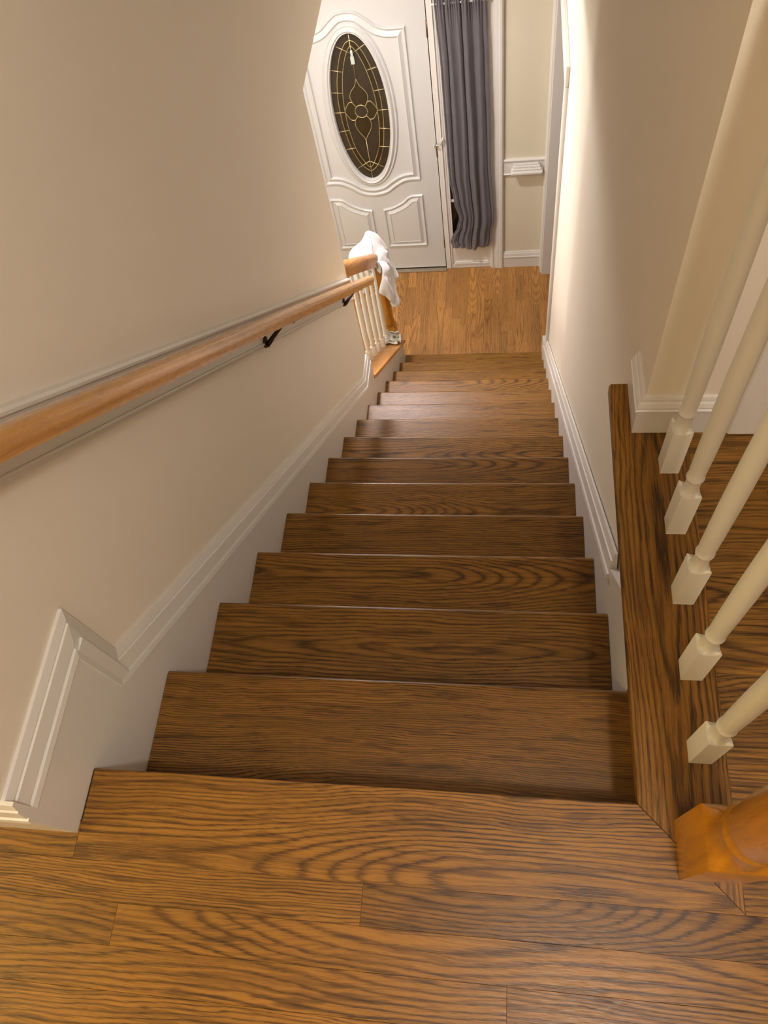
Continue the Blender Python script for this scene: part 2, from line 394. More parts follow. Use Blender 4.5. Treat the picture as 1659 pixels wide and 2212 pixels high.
for i in range(3):
    xs_ = XL+0.010+i*0.42
    prism('stringer', [(-0.04, -0.245), (14*RUN-0.08, -0.245-SL*(14*RUN-0.04)), (14*RUN-0.08, -0.33-SL*(14*RUN-0.04)), (-0.04, -0.52)], 'x', xs_, xs_+0.04, CEILM, stairs)

# ------------------------------------------------------------ skirt boards (white) and their cap mouldings
CAPP = [(0.0, 0.0), (0.0, 0.006), (0.014, 0.0105), (0.017, 0.0105), (0.0185, 0.0135), (0.044, 0.0175), (0.0455, 0.0155), (0.048, 0.0155), (0.0495, 0.0205), (0.060, 0.0225), (0.064, 0.017), (0.064, 0.0)]
def skirt_poly(y0, y1, top, bot=0.30):
    return top + [(y1, top[-1][1]-1.0)]
sk = struct(empty('baseboard_left'))
topL = [(-0.081, 0.198), (0.207, 0.198), (0.207, 0.0), (2.150, 0.0+0.18-SL*2.150), (YEND, 0.18-SL*2.150)]
poly = [(-0.081, -0.001), (-0.081, 0.14), (0.180, 0.14), (0.180, -0.05), (2.137, 0.115-SL*2.137), (YEND, 0.115-SL*2.137), (YEND, -2.35), (0.15, -0.60), (-0.0, -0.45), (0.0, -0.001)]
prism('skirt_board', poly, 'x', WL, XL, TRIM, sk)
sweep('cap_moulding', [(WL, a, b) for a, b in topL], [(-s, h) for s, h in CAPP], (1, 0, 0), TRIM, sk)
# hall side of the same corner
sk2 = struct(empty('baseboard_left.001'))
box('base_board', -3.2, XL-0.0005, -0.101, -0.081, 0.0, 0.135, TRIM, sk2)
sweep('cap_moulding', [(-3.2, -0.081, 0.198), (XL, -0.081, 0.198)], [(-s, h) for s, h in CAPP], (0, -1, 0), TRIM, sk2)
# right
sr = struct(empty('baseboard_right'))
rp = [(0.2297+0.001, -0.027), (0.90, -0.027), (0.90, 0.13-SL*0.90), (3.085, 0.13-SL*3.085), (3.13, LOW+0.42), (3.235, LOW+0.30), (3.235, LOW), (3.0, LOW), (0.2297+0.001, -0.60)]
rp = [(0.2307, -0.0275), (0.30, -0.0275), (0.575, 0.115-SL*0.575), (3.08, 0.115-SL*3.08), (3.235, 0.115-SL*3.08-0.10), (3.235, LOW), (3.0, LOW), (0.2307, -0.60)]
prism('skirt_board', rp, 'x', XR, WR, TRIM, sr)
prism('apron_board', [(0.0, -0.0275), (0.78, -0.0275), (0.56, -0.40), (0.2, -0.5), (0.0, -0.35)], 'x', WR-0.0008, WR+0.014, TRIM, sr)
sweep('cap_moulding', [(WR, 0.577, 0.18-SL*0.577), (WR, 3.075, 0.18-SL*3.075)], [(-s, h+0.004) for s, h in [(q[0], -q[1]) for q in CAPP]], (1, 0, 0), TRIM, sr)
for o in sr.children:
    if o.name.startswith('cap'):
        bpy.data.objects.remove(o)
sweep('cap_moulding', [(WR, 3.075, 0.18-SL*3.075), (WR, 0.560, 0.18-SL*0.560)], [(-s, h+0.004) for s, h in CAPP], (-1, 0, 0), TRIM, sr)

# ------------------------------------------------------------ walls
H = 2.44
boxes_w = lambda name, l, m=WALL: struct(boxes(name, l, m))
# left wall of the flight: full height upstairs, ends at the foyer below
boxes_w('wall_left', [(-0.65, WL, -0.081, YEND, LOW, H), (-0.65, WL, YEND, YD+0.12, CEIL, H)])
boxes_w('wall_left.001', [(-3.3, -0.65, -0.081, 0.04, 0.0, H)])
# right wall of the flight with the cased opening beyond its foot
OY0, OY1, OZ = 3.05, 4.125, -0.80
boxes_w('wall_right', [(WR, WR+0.12, -0.02, YB, LOW, -0.30), (WR+0.0145, WR+0.12, -0.02, YB, -0.31, -0.027), (WR, WR+0.12, YB, OY0, LOW, H), (WR, WR+0.12, OY0, OY1, OZ, H), (WR, WR+0.12, OY1, YD+0.12, LOW, H)])
# front of the stair (closes the flight under the landing) and the wall with the front door
boxes_w('wall_front', [(-0.65, WR+0.12, -0.20, -0.05, LOW, -0.027)])
DX0, DX1, DZ = -1.182, -0.292, -0.965
boxes_w('wall_back', [(-2.6, DX0-0.03, YD, YD+0.14, LOW, 0.1), (0.135, 2.2, YD, YD+0.14, LOW, 0.1), (DX0-0.03, 0.135, YD, YD+0.14, DZ+0.03, 0.1)], WALL2)
boxes_w('wall_back.001', [(-0.53, WR, 2.95, 3.07, CEIL, H)])
# foyer sides, side room and enclosure upstairs
boxes_w('wall_left.002', [(-2.7, -2.58, 1.0, YD+0.14, LOW, 0.1), (-2.6, -0.65, 1.0, 1.12, LOW, 0.1)])
boxes_w('wall_right.001', [(2.2, 2.32, 2.0, YD+0.14, LOW, 0.1), (WR+0.12, 2.3, 2.0, 2.12, LOW, 0.1)])
boxes_w('wall_right.002', [(WR+0.12, 0.618, YB, YB+0.12, 0, H), (0.618, 1.40, YB, YB+0.12, 2.06, H), (1.40, 3.0, YB, YB+0.12, 0, H), (2.9, 3.02, -2.1, YB, 0, H), (2.9, 3.02, YB+.12, 2.1, 0, H), (WR+0.12, 3.0, 2.0, 2.12, 0, H)])
boxes_w('wall_front.001', [(-3.3, 3.02, -2.12, -2.0, 0, H), (-3.4, -3.28, -2.12, 0.04, 0, H)])
c1 = struct(boxes('ceiling', [(-3.4, 3.02, -2.12, YD+0.2, H, H+0.1)], CEILM))
c2 = struct(boxes('ceiling.001', [(-2.6, -0.65, 1.0, YD, CEIL, CEIL+0.12), (-0.65, WR, 3.07, YD, CEIL, CEIL+0.12), (WR+.12, 2.2, 2.0, YD, CEIL, CEIL+0.12)], CEILM))

# base on the end of the upper right wall
br = struct(empty('baseboard_right.001'))
box('base_board', WR-0.012, WR, YB-0.012, 0.784, 0.0, 0.072, TRIM, br)
box('base_board', WR, 0.572, YB-0.012, YB, 0.0, 0.072, TRIM, br)
def wrap_base(name, pts, prof, parent, mat):
    """moulding around a vertical outside corner: pts in plan, prof = (drop, out)"""
    V, F = [], []; k = len(prof)
    dirs = []
    n = len(pts)
    for i in range(n):
        a = Vector(pts[i])-Vector(pts[i-1]) if i else Vector(pts[1])-Vector(pts[0])
        b = Vector(pts[i+1])-Vector(pts[i]) if i < n-1 else Vector(pts[-1])-Vector(pts[-2])
        a.normalize(); b.normalize()
        na = Vector((a.y, -a.x, 0)); nb = Vector((b.y, -b.x, 0)); m = na+nb; m = m/m.dot(na)
        for (d, h) in prof: V.append(Vector(pts[i]) + m*h - Vector((0, 0, d)))
    for i in range(n-1):
        for q in range(k): F.append((i*k+q, (i+1)*k+q, (i+1)*k+(q+1) % k, i*k+(q+1) % k))
    F += [tuple(range(k)), tuple((n-1)*k+q for q in range(k))[::-1]]
    o = mesh_obj(name, V, F, mat, parent)
    bm = bmesh.new(); bm.from_mesh(o.data); bmesh.ops.recalc_face_normals(bm, faces=bm.faces[:]); bm.to_mesh(o.data); bm.free(); return o
pr2 = [(0, 0), (0, 0.006), (0.008, 0.008), (0.018, 0.009), (0.024, 0.012), (0.040, 0.016), (0.048, 0.0155), (0.052, 0.019), (0.058, 0.019), (0.061, 0.012), (0.061, 0)]
o = wrap_base('cap_moulding', [(WR, 0.784, 0.100), (WR, YB, 0.100), (0.572, YB, 0.100)], [(d*0.52, h*0.85) for d, h in pr2], br, TRIM)

# ------------------------------------------------------------ upstairs door on the right
d2 = struct(empty('door_2'))
box('door_casing', 0.572, 0.625, YB-0.018, YB, 0.0, 2.10, TRIM, d2, 0.003)
box('door_casing', 0.572, 1.46, YB-0.018, YB, 2.06, 2.12, TRIM, d2, 0.003)
box('door_casing', 1.395, 1.46, YB-0.018, YB, 0.0, 2.06, TRIM, d2, 0.003)
o = box('door_slab', 0.0, 0.74, -0.018, 0.018, 0.012, 2.03, DOORW, d2, 0.002); o.location = (0.640, YB+0.012, 0); o.rotation_euler = (0, 0, math.radians(57))
o = box('panel_moulding', 0.12, 0.62, -0.022, 0.022, 1.05, 1.85, DOORW, d2, 0.004); o.location = (0.640, YB+0.012, 0); o.rotation_euler = (0, 0, math.radians(57))

# ------------------------------------------------------------ upper balustrade: balusters, newel, rail above the frame
bal = tag(empty('upper_balustrade', (0.4635, 0.0, 0.0)), 'balustrade of white balusters beside the dark border board at the top of the stairs', 'balustrade')
def square_ring(w, z, n):  # points of a square with 4*n points, matching lathe angular order
    out = []
    for i in range(n):
        a = 2*math.pi*i/n; c, s = math.cos(a), math.sin(a); k = w/max(abs(c), abs(s)); out.append((c*k, s*k, z))
    return out
def turned(blocks, prof, n=32):
    """square plinth flowing into a turned shaft. blocks: (halfwidth, z, squareness 0..1)"""
    rings = []
    for (w_, z_, q) in blocks:
        sq = square_ring(w_, z_, n); ci = [(w_*math.cos(2*math.pi*i/n), w_*math.sin(2*math.pi*i/n), z_) for i in range(n)]
        rings.append([tuple(a*q+b*(1-q) for a, b in zip(s, c)) for s, c in zip(sq, ci)])
    for (r, z_) in prof: rings.append([(r*math.cos(2*math.pi*i/n), r*math.sin(2*math.pi*i/n), z_) for i in range(n)])
    V = [p for r in rings for p in r]; F = []
    for k in range(len(rings)-1):
        for i in range(n):
            j = (i+1) % n; F.append((k*n+i, k*n+j, (k+1)*n+j, (k+1)*n+i))
    F.append(tuple(range(n))[::-1]); F.append(tuple((len(rings)-1)*n+i for i in range(n)))
    return V, F
def smooth_by_angle(o, ang=40):
    for p in o.data.polygons: p.use_smooth = True
    try:
        o.data.set_sharp_from_angle(angle=math.radians(ang))
    except Exception: pass
BH = 0.845
bv, bf = turned([(0.0165, 0.0, 1), (0.0165, 0.129, 1), (0.0158, 0.1312, 1)],
   [(0.0146, 0.1280), (0.0130, 0.1335), (0.0121, 0.140), (0.0119, 0.150), (0.0123, 0.160), (0.0126, 0.1650), (0.0141, 0.1672), (0.0144, 0.1695), (0.0141, 0.1718), (0.0129, 0.1740), (0.0133, 0.190), (0.0141, 0.24), (0.0147, 0.32), (0.0144, 0.42), (0.0133, 0.54), (0.0120, 0.66), (0.0108, 0.76), (0.0100, BH)])
# coved shoulders: the square corners rise to a point while the sides dip
b0 = mesh_obj('baluster', bv, bf, BALW, bal); n_ = 32
for i in range(n_):
    a = 2*math.pi*i/n_; corner = (1/max(abs(math.cos(a)), abs(math.sin(a)))-1)/0.4142
    b0.data.vertices[n_+i].co.z -= 0.007*(1-corner)
    b0.data.vertices[2*n_+i].co.z -= 0.007*(1-corner)
smooth_by_angle(b0, 35)
ys = [0.064, 0.1926, 0.322, 0.4535, 0.578]
for i, yy in enumerate(ys):
    o = b0 if i == 0 else b0.copy()
    if i: C.objects.link(o)
    o.parent = bal; o.location = (0, yy+0.0165, 0)
o = b0.copy(); C.objects.link(o); o.parent = bal; o.location = (0, -0.9, -5); bpy.data.objects.remove(o)
nv, nf = turned([(0.040, 0.0, 1), (0.040, 0.176, 1), (0.0385, 0.180, 1), (0.0372, 0.186, 0.75), (0.0362, 0.196, 0.35)],
   [(0.0350, 0.207), (0.0342, 0.218), (0.0340, 0.230), (0.0346, 0.238), (0.0362, 0.244), (0.0366, 0.250), (0.0356, 0.256), (0.0342, 0.260), (0.0344, 0.275), (0.0360, 0.31), (0.0370, 0.36), (0.0355, 0.45), (0.0315, 0.58), (0.0270, 0.70), (0.0300, 0.72), (0.0300, 0.74), (0.040, 0.76)], 48)
V2 = [(x, y, z) for x, y, z in nv]
nw = mesh_obj('newel_post', V2, nf, OAK_NEWEL, bal); nw.location = (0.458-0.4635, -0.060, 0); nw['seed'] = 0.3; nw['tone'] = 0.0; nw['label'] = 'honey varnished oak newel post'
smooth_by_angle(nw, 35)
# grain of a post runs up: lay it out with local X up
def stand(o):
    me = o.data; M = Matrix.Rotation(math.radians(90), 4, 'Y'); me.transform(M); o.rotation_euler = (0, math.radians(-90), 0)
stand(nw)
nt_ = box('newel_top', -0.04, 0.04, -0.04, 0.04, 0.0, 0.20, OAK_NEWEL, nw); nt_.data.transform(Matrix.Rotation(math.radians(90), 4, 'Y')); nt_.location = (0.757, 0, 0); nt_['seed'] = .2; nt_['tone'] = 0.0
RAILP = [(-0.028, -0.020), (0.028, -0.020), (0.028, -0.008), (0.031, 0.002), (0.031, 0.014), (0.024, 0.027), (0.012, 0.033), (-0.012, 0.033), (-0.024, 0.027), (-0.031, 0.014), (-0.031, 0.002), (-0.028, -0.008)]
def rail_piece(name, p0, p1, prof, mat, parent, round_end=False, seed=0.4):
    p0, p1 = Vector(p0), Vector(p1); d = (p1-p0); L = d.length; d.normalize()
    side = d.cross(Vector((0, 0, 1))).normalized(); up = side.cross(d)
    V, F = [], []; k = len(prof)
    stations = [(0, 1.0), (L, 1.0)] if not round_end else [(0, 1.0), (L-0.022, 1.0), (L-0.012, 0.95), (L-0.005, 0.84), (L-0.001, 0.70), (L, 0.55)]
    for (s, sc) in stations:
        for (a, b_) in prof: V.append((s, -a*sc, (b_-0.005)*sc+0.005))
    for i in range(len(stations)-1):
        for q in range(k): F.append((i*k+q, (i+1)*k+q, (i+1)*k+(q+1) % k, i*k+(q+1) % k))
    F += [tuple(range(k)), tuple((len(stations)-1)*k+q for q in range(k))[::-1]]
    o = mesh_obj(name, V, F, mat, parent)
    bm = bmesh.new(); bm.from_mesh(o.data); bmesh.ops.recalc_face_normals(bm, faces=bm.faces[:]); bm.to_mesh(o.data); bm.free()
    m = Matrix((( d.x, -side.x, up.x, p0.x), (d.y, -side.y, up.y, p0.y), (d.z, -side.z, up.z, p0.z), (0, 0, 0, 1)))
    if parent is not None: m = Matrix.Translation(parent.location).inverted() @ m
    o.matrix_local = m
    o['seed'] = seed; o['tone'] = 0.0
    smooth_by_angle(o, 38); return o
rail_piece('handrail', (0.4635, -0.02, BH+0.018), (0.4635, YB, BH+0.018), RAILP, OAK_RAIL, bal)

# ------------------------------------------------------------ chair rail board along the left wall and the handrail on it
cr = struct(empty('trim_1'))
z0 = 0.822
prism('rail_board', [(-0.08, z0-0.045+SL*0.08), (-0.08, z0-0.125+SL*0.08), (YEND-0.03, z0-0.125-SL*(YEND-0.03)), (YEND-0.03, z0-0.045-SL*(YEND-0.03))], 'x', WL, WL+0.013, TRIM, cr)
RC = [(0.0, 0.0), (0.0, 0.019), (0.005, 0.022), (0.010, 0.022), (0.013, 0.017), (0.020, 0.015), (0.028, 0.0185), (0.033, 0.0185), (0.037, 0.0135), (0.040, 0.013), (0.040, 0.0)]
sweep('cap_moulding', [(WL, -0.08, z0+SL*0.08), (WL, YEND-0.03, z0-SL*(YEND-0.03))], [(-s, h) for s, h in RC], (1, 0, 0), TRIM, cr)
sweep('bottom_bead', [(WL, -0.08, z0-0.118+SL*0.08), (WL, YEND-0.03, z0-0.118-SL*(YEND-0.03))], [(0, 0), (0, 0.016), (-0.004, 0.018), (-0.008, 0.016), (-0.010, 0.010), (-0.016, 0.006), (-0.016, 0)], (1, 0, 0), TRIM, cr)
hr = tag(empty('wall_handrail', (0, 0, 0)), 'long varnished oak handrail on dark brackets along the left wall of the stairs', 'handrail')
HX, HZ = -0.452, 0.790
P0 = (HX, -0.05, HZ+SL*0.05); P1 = (HX, 2.385, HZ-SL*2.385)
rail_piece('rail', P0, P1, [(a*0.72, b*0.66) for a, b in RAILP], OAK_RAIL, hr, True, 0.52)
for yb in (0.10, 1.245, 2.10):
    zb = HZ - SL*yb
    za = zb - 0.085
    parts = [tube([(WL+0.0135, yb, za), (WL+0.018, yb, za), (WL+0.0185, yb, za)], [0.017, 0.017, 0.012], 14),
             tube([(WL+0.018, yb, za-0.016), (WL+0.024, yb+0.002, za-0.006), (WL+0.034, yb+0.020, za-0.002), (HX-0.015, yb+0.075, za+0.002), (HX, yb+0.10, zb-0.022-SL*0.10-0.004)], [0.0055, 0.007, 0.0065, 0.005, 0.005], 10)]
    bV, bF = join_geo(parts)
    o = mesh_obj('bracket', bV, bF, BRONZE, hr, True)
    o['label'] = 'dark bronze bracket'
    s = box('saddle', -0.040, 0.040, -0.010, 0.010, -0.002, 0.002, BRONZE, o, 0.001)
    s.rotation_euler = (0, 0, math.pi/2)
    m = Matrix.Translation((HX, yb+0.10, zb-SL*0.10-0.0205)) @ Matrix.Rotation(-math.atan(SL), 4, 'X') @ Matrix.Rotation(math.pi/2, 4, 'Z')
    s.matrix_local = m

# ------------------------------------------------------------ lower balustrade on its raked kerb
KY0, KY1 = YEND, 3.225
CZ = lambda yy: -1.855 - SL*(yy-2.30)
kw = struct(empty('wall_left.003'))
prism('kerb_wall', [(KY0, LOW), (3.190, LOW), (3.190, CZ(3.190)-0.020), (KY0, CZ(KY0)-0.020)], 'x', -0.665, XL-0.0005, TRIM, kw)
lb = tag(empty('lower_balustrade', (-0.60, 2.30, -1.855)), 'short sloping balustrade with cream balusters and oak rail at the foot of the stairs', 'balustrade')
def rel(o, p): o.location = Vector(o.location) - Vector(p.location); return o
# cap: grain down the rake
L_ = math.hypot(KY1-KY0, CZ(KY0)-CZ(KY1)); T_ = 0.020
ov, of_ = [], []
capb = box('cap_board', 0, L_, -0.095, 0.095, -T_, 0, OAK_CAP, None, 0.004, 2); capb['seed'] = 0.27; capb['tone'] = 0.05
capb.matrix_world = Matrix.Translation((-0.594, KY0, CZ(KY0))) @ Matrix.Rotation(-math.atan(SL), 4, 'X') @ Matrix.Rotation(math.pi/2, 4, 'Z')
mw = capb.matrix_world.copy(); capb.parent = lb; capb.matrix_local = Matrix.Translation(-lb.location) @ mw
lbv, lbf = turned([(0.0155, -0.03, 1), (0.0155, 0.085, 1)],
   [(0.015, 0.087), (0.0125, 0.095), (0.0118, 0.103), (0.0132, 0.109), (0.0142, 0.112), (0.0132, 0.116), (0.0122, 0.12), (0.0138, 0.16), (0.0148, 0.22), (0.0140, 0.34), (0.0122, 0.44), (0.0128, 0.45), (0.0128, 0.46), (0.0105, 0.47), (0.0096, 0.56), (0.009, 0.66)], 20)
lb0 = mesh_obj('baluster', lbv, lbf, BALW, lb); smooth_by_angle(lb0, 35)
for i, yy in enumerate((2.385, 2.503, 2.625, 2.745, 2.868, 2.994, 3.118)):
    o = lb0 if i == 0 else lb0.copy()
    if i: C.objects.link(o)
    o.parent = lb; o.location = Vector((-0.60, yy, CZ(yy))) - lb.location
RZ = lambda yy: CZ(yy) + 0.668
BIG = [(-0.030, -0.006), (0.030, -0.006), (0.030, 0.012), (0.034, 0.022), (0.034, 0.048), (0.027, 0.060), (0.012, 0.066), (-0.012, 0.066), (-0.027, 0.060), (-0.034, 0.048), (-0.034, 0.022), (-0.030, 0.012)]
rail_piece('handrail', (-0.60, YEND+0.001, RZ(YEND)), (-0.60, 3.12, RZ(3.12)), BIG, OAK_CAP, lb, False, 0.9)
lnv, lnf = turned([(0.043, 0.0, 1), (0.043, 0.42, 1), (0.040, 0.425, 0.8)],
   [(0.036, 0.44), (0.036, 0.455), (0.040, 0.465), (0.040, 0.475), (0.034, 0.485), (0.037, 0.53), (0.038, 0.58), (0.033, 0.70), (0.029, 0.78), (0.034, 0.79), (0.034, 0.80), (0.030, 0.81)], 32)
ln = mesh_obj('newel_post', lnv, lnf, OAK_NEWEL, lb); ln['seed'] = 0.7; ln['tone'] = 0.0; ln['label'] = 'honey varnished oak newel post'
stand(ln); ln.location = Vector((-0.60, 3.275, LOW)) - lb.location; smooth_by_angle(ln, 35)
o = box('newel_top', -0.043, 0.043, -0.043, 0.043, 0.0, 0.24, OAK_NEWEL, ln, 0.004); o.data.transform(Matrix.Rotation(math.radians(90), 4, 'Y')); o.location = (0.806, 0, 0); o['seed'] = .7; o['tone'] = 0.0
bv_, bf_ = lathe([(0.020, 0.0), (0.024, 0.010), (0.036, 0.022), (0.043, 0.040), (0.040, 0.058), (0.028, 0.072), (0.010, 0.080)], 24)
o = mesh_obj('finial', bv_, bf_, OAK_NEWEL, ln, True); o.data.transform(Matrix.Rotation(math.radians(90), 4, 'Y')); o.location = (1.045, 0, 0); o['seed'] = .1; o['tone'] = 0.0

# ------------------------------------------------------------ foyer floor: strips running towards the door
ff = struct(empty('floor.001'))
boxes('subfloor', [(-2.6, 2.2, 1.0, YD+0.13, LOW-0.2, LOW-0.019)], CEILM, ff)
rf = random.Random(21)
for i in range(-34, 32):
    x0 = 0.0286 + i*0.0572
    near = -1.15 < x0 < 0.52
    yy = 2.25 if x0 < -0.69 else 3.02
    if x0 > 0.52 or x0 < -1.2: js_ = [yy, YD-0.002]
    else:
        js_ = [yy]
        p = yy + rf.uniform(0.05, 0.55)
        while p < YD-0.10:
            js_.append(p); p += rf.uniform(0.22, 0.62)
        js_.append(YD-0.002)
    for a, b_ in zip(js_[:-1], js_[1:]):
        plank('plank', x0, (a+b_)/2, LOW, (b_-a)-2*G, 0.0572-2*G, 0.018, OAK_LOW, ff, 'y', spread=0.20)

# ------------------------------------------------------------ front door
door = struct(empty('door_1', ((DX0+DX1)/2, YD, LOW)), 'white front door with moulded panels and an oval leaded glass light', 'door')
OX, OZc = -0.737, -1.690            # centre of the oval light
DA, DB = 0.172, 0.485
def dl(x, z, out=0.0): return (OX + x, YD + 0.004 - out, OZc + z)    # door coordinates -> world, `out` towards the foyer
def wchild(o, parent): 
    m = o.matrix_world.copy(); o.parent = parent; o.matrix_local = Matrix.Translation(-Vector(parent.location)) @ m; return o
def angle_ring(fn, n):
    return [fn(2*math.pi*i/n) for i in range(n)]
NA = 96
def ell(a, b): return lambda th: (a*math.cos(th), b*math.sin(th))
def rect_hit(x0, x1, z0_, z1):
    def f(th):
        c, s = math.cos(th), math.sin(th)*DB/DA
        k = min([v for v in ((x1/c) if c > 1e-9 else 1e9, (x0/c) if c < -1e-9 else 1e9, (z1/s) if s > 1e-9 else 1e9, (z0_/s) if s < -1e-9 else 1e9) if v > 0])
        return (c*k, s*k)
    return f
xr_, xl_, zt_, zb_ = 0.445, -0.445, (-0.972)-OZc, (LOW+0.018)-OZc
th_c = []
for (cx_, cz_) in ((xr_, zt_), (xl_, zt_), (xl_, zb_), (xr_, zb_)):
    a = math.atan2(cz_*DA/DB, cx_) % (2*math.pi); th_c.append(a)
ths = sorted([2*math.pi*i/NA for i in range(NA)] + th_c)
outer = [rect_hit(xl_, xr_, zb_, zt_)(t_) for t_ in ths]; inner = [ell(DA, DB)(t_) for t_ in ths]
V, F = [], []; n = len(ths)
for (out_, ) in ((0.0,), (-0.040,)):
    V += [dl(x, z, out_) for x, z in outer]; V += [dl(x, z, out_) for x, z in inner]
for i in range(n):
    j = (i+1) % n
    F += [(i, j, n+j, n+i), (2*n+i, 3*n+i, 3*n+j, 2*n+j), (i, 2*n+i, 2*n+j, j), (n+i, n+j, 3*n+j, 3*n+i)]
slab = wchild(mesh_obj('door_slab', V, F, DOORW), door)
bm = bmesh.new(); bm.from_mesh(slab.data); bmesh.ops.recalc_face_normals(bm, faces=bm.faces[:]); bm.to_mesh(slab.data); bm.free()
def catmull(pts, k=6):
    out = []; n = len(pts)
    for i in range(n-1):
        p0, p1, p2, p3 = pts[max(i-1, 0)], pts[i], pts[i+1], pts[min(i+2, n-1)]
        for q in range(k):
            t_ = q/k
            out.append(tuple(0.5*((2*b)+(-a+c)*t_+(2*a-5*b+4*c-d)*t_*t_+(-a+3*b-3*c+d)*t_**3) for a, b, c, d in zip(p0, p1, p2, p3)))
    out.append(pts[-1]); return out
topR = [(0.0, 0.606), (0.035, 0.602), (0.070, 0.590), (0.120, 0.552), (0.162, 0.518), (0.213, 0.499), (0.270, 0.495), (0.327, 0.496)]
botR = [(0.327, -0.508), (0.231, -0.511), (0.163, -0.545), (0.105, -0.588), (0.055, -0.608), (0.0, -0.616)]
def open_corners(l, m=0.060):
    a, b_ = l[0], l[-1]
    return [a] + [p for p in l[1:-1] if (a[0] < 0.01 or math.hypot(p[0]-a[0], p[1]-a[1]) > m) and (b_[0] < 0.01 or math.hypot(p[0]-b_[0], p[1]-b_[1]) > m)] + [b_]
tr = open_corners(catmull(topR)); brr = open_corners(catmull(botR))
mir = lambda l: [(-x, z) for x, z in l][::-1]
loop = tr + brr + mir(brr)[1:] + mir(tr)[:-1]
# clean consecutive duplicates
def clean(l):
    out = []
    for p in l:
        if not out or math.hypot(p[0]-out[-1][0], p[1]-out[-1][1]) > 1e-4: out.append(p)
    if math.hypot(out[0][0]-out[-1][0], out[0][1]-out[-1][1]) < 1e-4: out.pop()
    return out
loop = clean(loop)
PP = [(0.0, 0.0), (0.0015, 0.008), (0.005, 0.013), (0.010, 0.012), (0.013, 0.006), (0.018, 0.0015), (0.024, 0.002), (0.040, 0.012), (0.045, 0.0155), (0.049, 0.014), (0.052, 0.0)]
def moulding(name, loop, prof, parent):
    # loop runs clockwise seen from the foyer (x right, z up), inward is to the right of travel
    o = sweep(name, [dl(x, z) for x, z in loop], [(-s, h) for s, h in prof], (0, -1, 0), DOORW, None, True)
    return wchild(o, parent)
moulding('panel_moulding', loop, PP, door)
lpR = catmull([(0.038, -0.739), (0.075, -0.734), (0.109, -0.722), (0.150, -0.702), (0.185, -0.680), (0.215, -0.652), (0.243, -0.636), (0.275, -0.631), (0.326, -0.630)])
lpR = open_corners(lpR)
loopR = clean(lpR + [(0.326, -1.073), (0.038, -1.073)])
loopL = clean([(-x, z) for x, z in loopR][::-1])
moulding('panel_moulding', loopR, PP, door)
moulding('panel_moulding', loopL, PP, door)
def raised(name, loop, off, h, parent):
    side = Vector((0, -1, 0)); P = [Vector(dl(x, z)) for x, z in loop]; n = len(P); pts = []
    for i in range(n):
        a = (P[i]-P[i-1]).normalized(); b = (P[(i+1) % n]-P[i]).normalized(); na, nb = side.cross(a), side.cross(b); m = na+nb; m = m/max(.2, m.dot(na))
        pts.append(P[i]-m*off)
    V = [p+side*h for p in pts] + [p+side*0.0 for p in pts]
    bm = bmesh.new(); vs = [bm.verts.new(v) for v in V]
    bm.faces.new(vs[:n])
    for i in range(n): bm.faces.new((vs[i], vs[(i+1) % n], vs[n+(i+1) % n], vs[n+i]))
    bmesh.ops.triangulate(bm, faces=[f for f in bm.faces if len(f.verts) > 4]); bmesh.ops.recalc_face_normals(bm, faces=bm.faces[:])
    me = bpy.data.meshes.new(name); bm.to_mesh(me); bm.free(); me.materials.append(DOORW)
    return wchild(link(bpy.data.objects.new(name, me)), parent)
raised('raised_panel', loopR, 0.050, 0.012, door); raised('raised_panel', loopL, 0.050, 0.012, door)
# oval frame around the glass
FRP = [(-0.052, 0.0), (-0.049, 0.006), (-0.042, 0.012), (-0.037, 0.010), (-0.033, 0.008), (-0.026, 0.019), (-0.018, 0.024), (-0.013, 0.021), (-0.009, 0.016), (-0.004, 0.017), (0.0, 0.010), (0.0015, 0.004), (0.0015, -0.030), (-0.052, -0.030)]
eloop = [(DA*math.cos(-2*math.pi*i/128), DB*math.sin(-2*math.pi*i/128)) for i in range(128)]
ofr = moulding('oval_frame', eloop, FRP, door)
for p in ofr.data.polygons: p.use_smooth = True
ofr.data.set_sharp_from_angle(angle=math.radians(50))
# leaded glass --------------------------------------------------
lens1 = [(0, .437), (.026, .424), (.050, .392), (.075, .344), (.101, .263), (.120, .176), (.132, .068), (.132, 0.0), (.127, -.103), (.103, -.255), (.053, -.380), (0, -.431)]
lens2 = [(0, .406), (.019, .385), (.042, .341), (.071, .255), (.092, .143), (.100, .062), (.101, 0.0), (.098, -.103), (.077, -.250), (.026, -.370), (0, -.400)]
L1, L2 = catmull(lens1, 5), catmull(lens2, 5)
spoke_out = [(.089, .411), (.143, .273), (.168, .135), (.172, .001), (.168, -.131), (.146, -.258), (.089, -.404)]
spoke_in = [(0, .359), (.071, .255), (.094, .125), (.101, 0), (.098, -.122), (.077, -.250), (0, -.353)]
axis1 = [(0, .480), (0, .203)]; axis2 = [(0, -.200), (0, -.480)]
petT = catmull([(0, .206), (.016, .165), (.043, .132), (.055, .098), (.046, .060), (.029, .033)])
petB = catmull([(0, -.203), (.010, -.176), (.037, -.134), (.051, -.093), (.045, -.056), (.027, -.031)])
side_ = catmull([(.046, .060), (.064, .063), (.083, .043), (.101, .004), (.086, -.031), (.068, -.054), (.045, -.056)])
def came(pts, out=-0.006, r=0.0024):
    return tube([dl(x, z, out) for x, z in pts], r, 6)
parts = []
mx = lambda l: [(-x, z) for x, z in l]
for l in (L1, L2, petT, petB, side_): parts += [came(l), came(mx(l))]
for a, b_ in zip(spoke_out, spoke_in): parts += [came([a, b_]), came(mx([a, b_]))]
parts += [came(axis1), came(axis2), came([(.039*math.cos(t_*math.pi/16), .041*math.sin(t_*math.pi/16)) for t_ in range(33)])]
cV, cF = join_geo(parts)
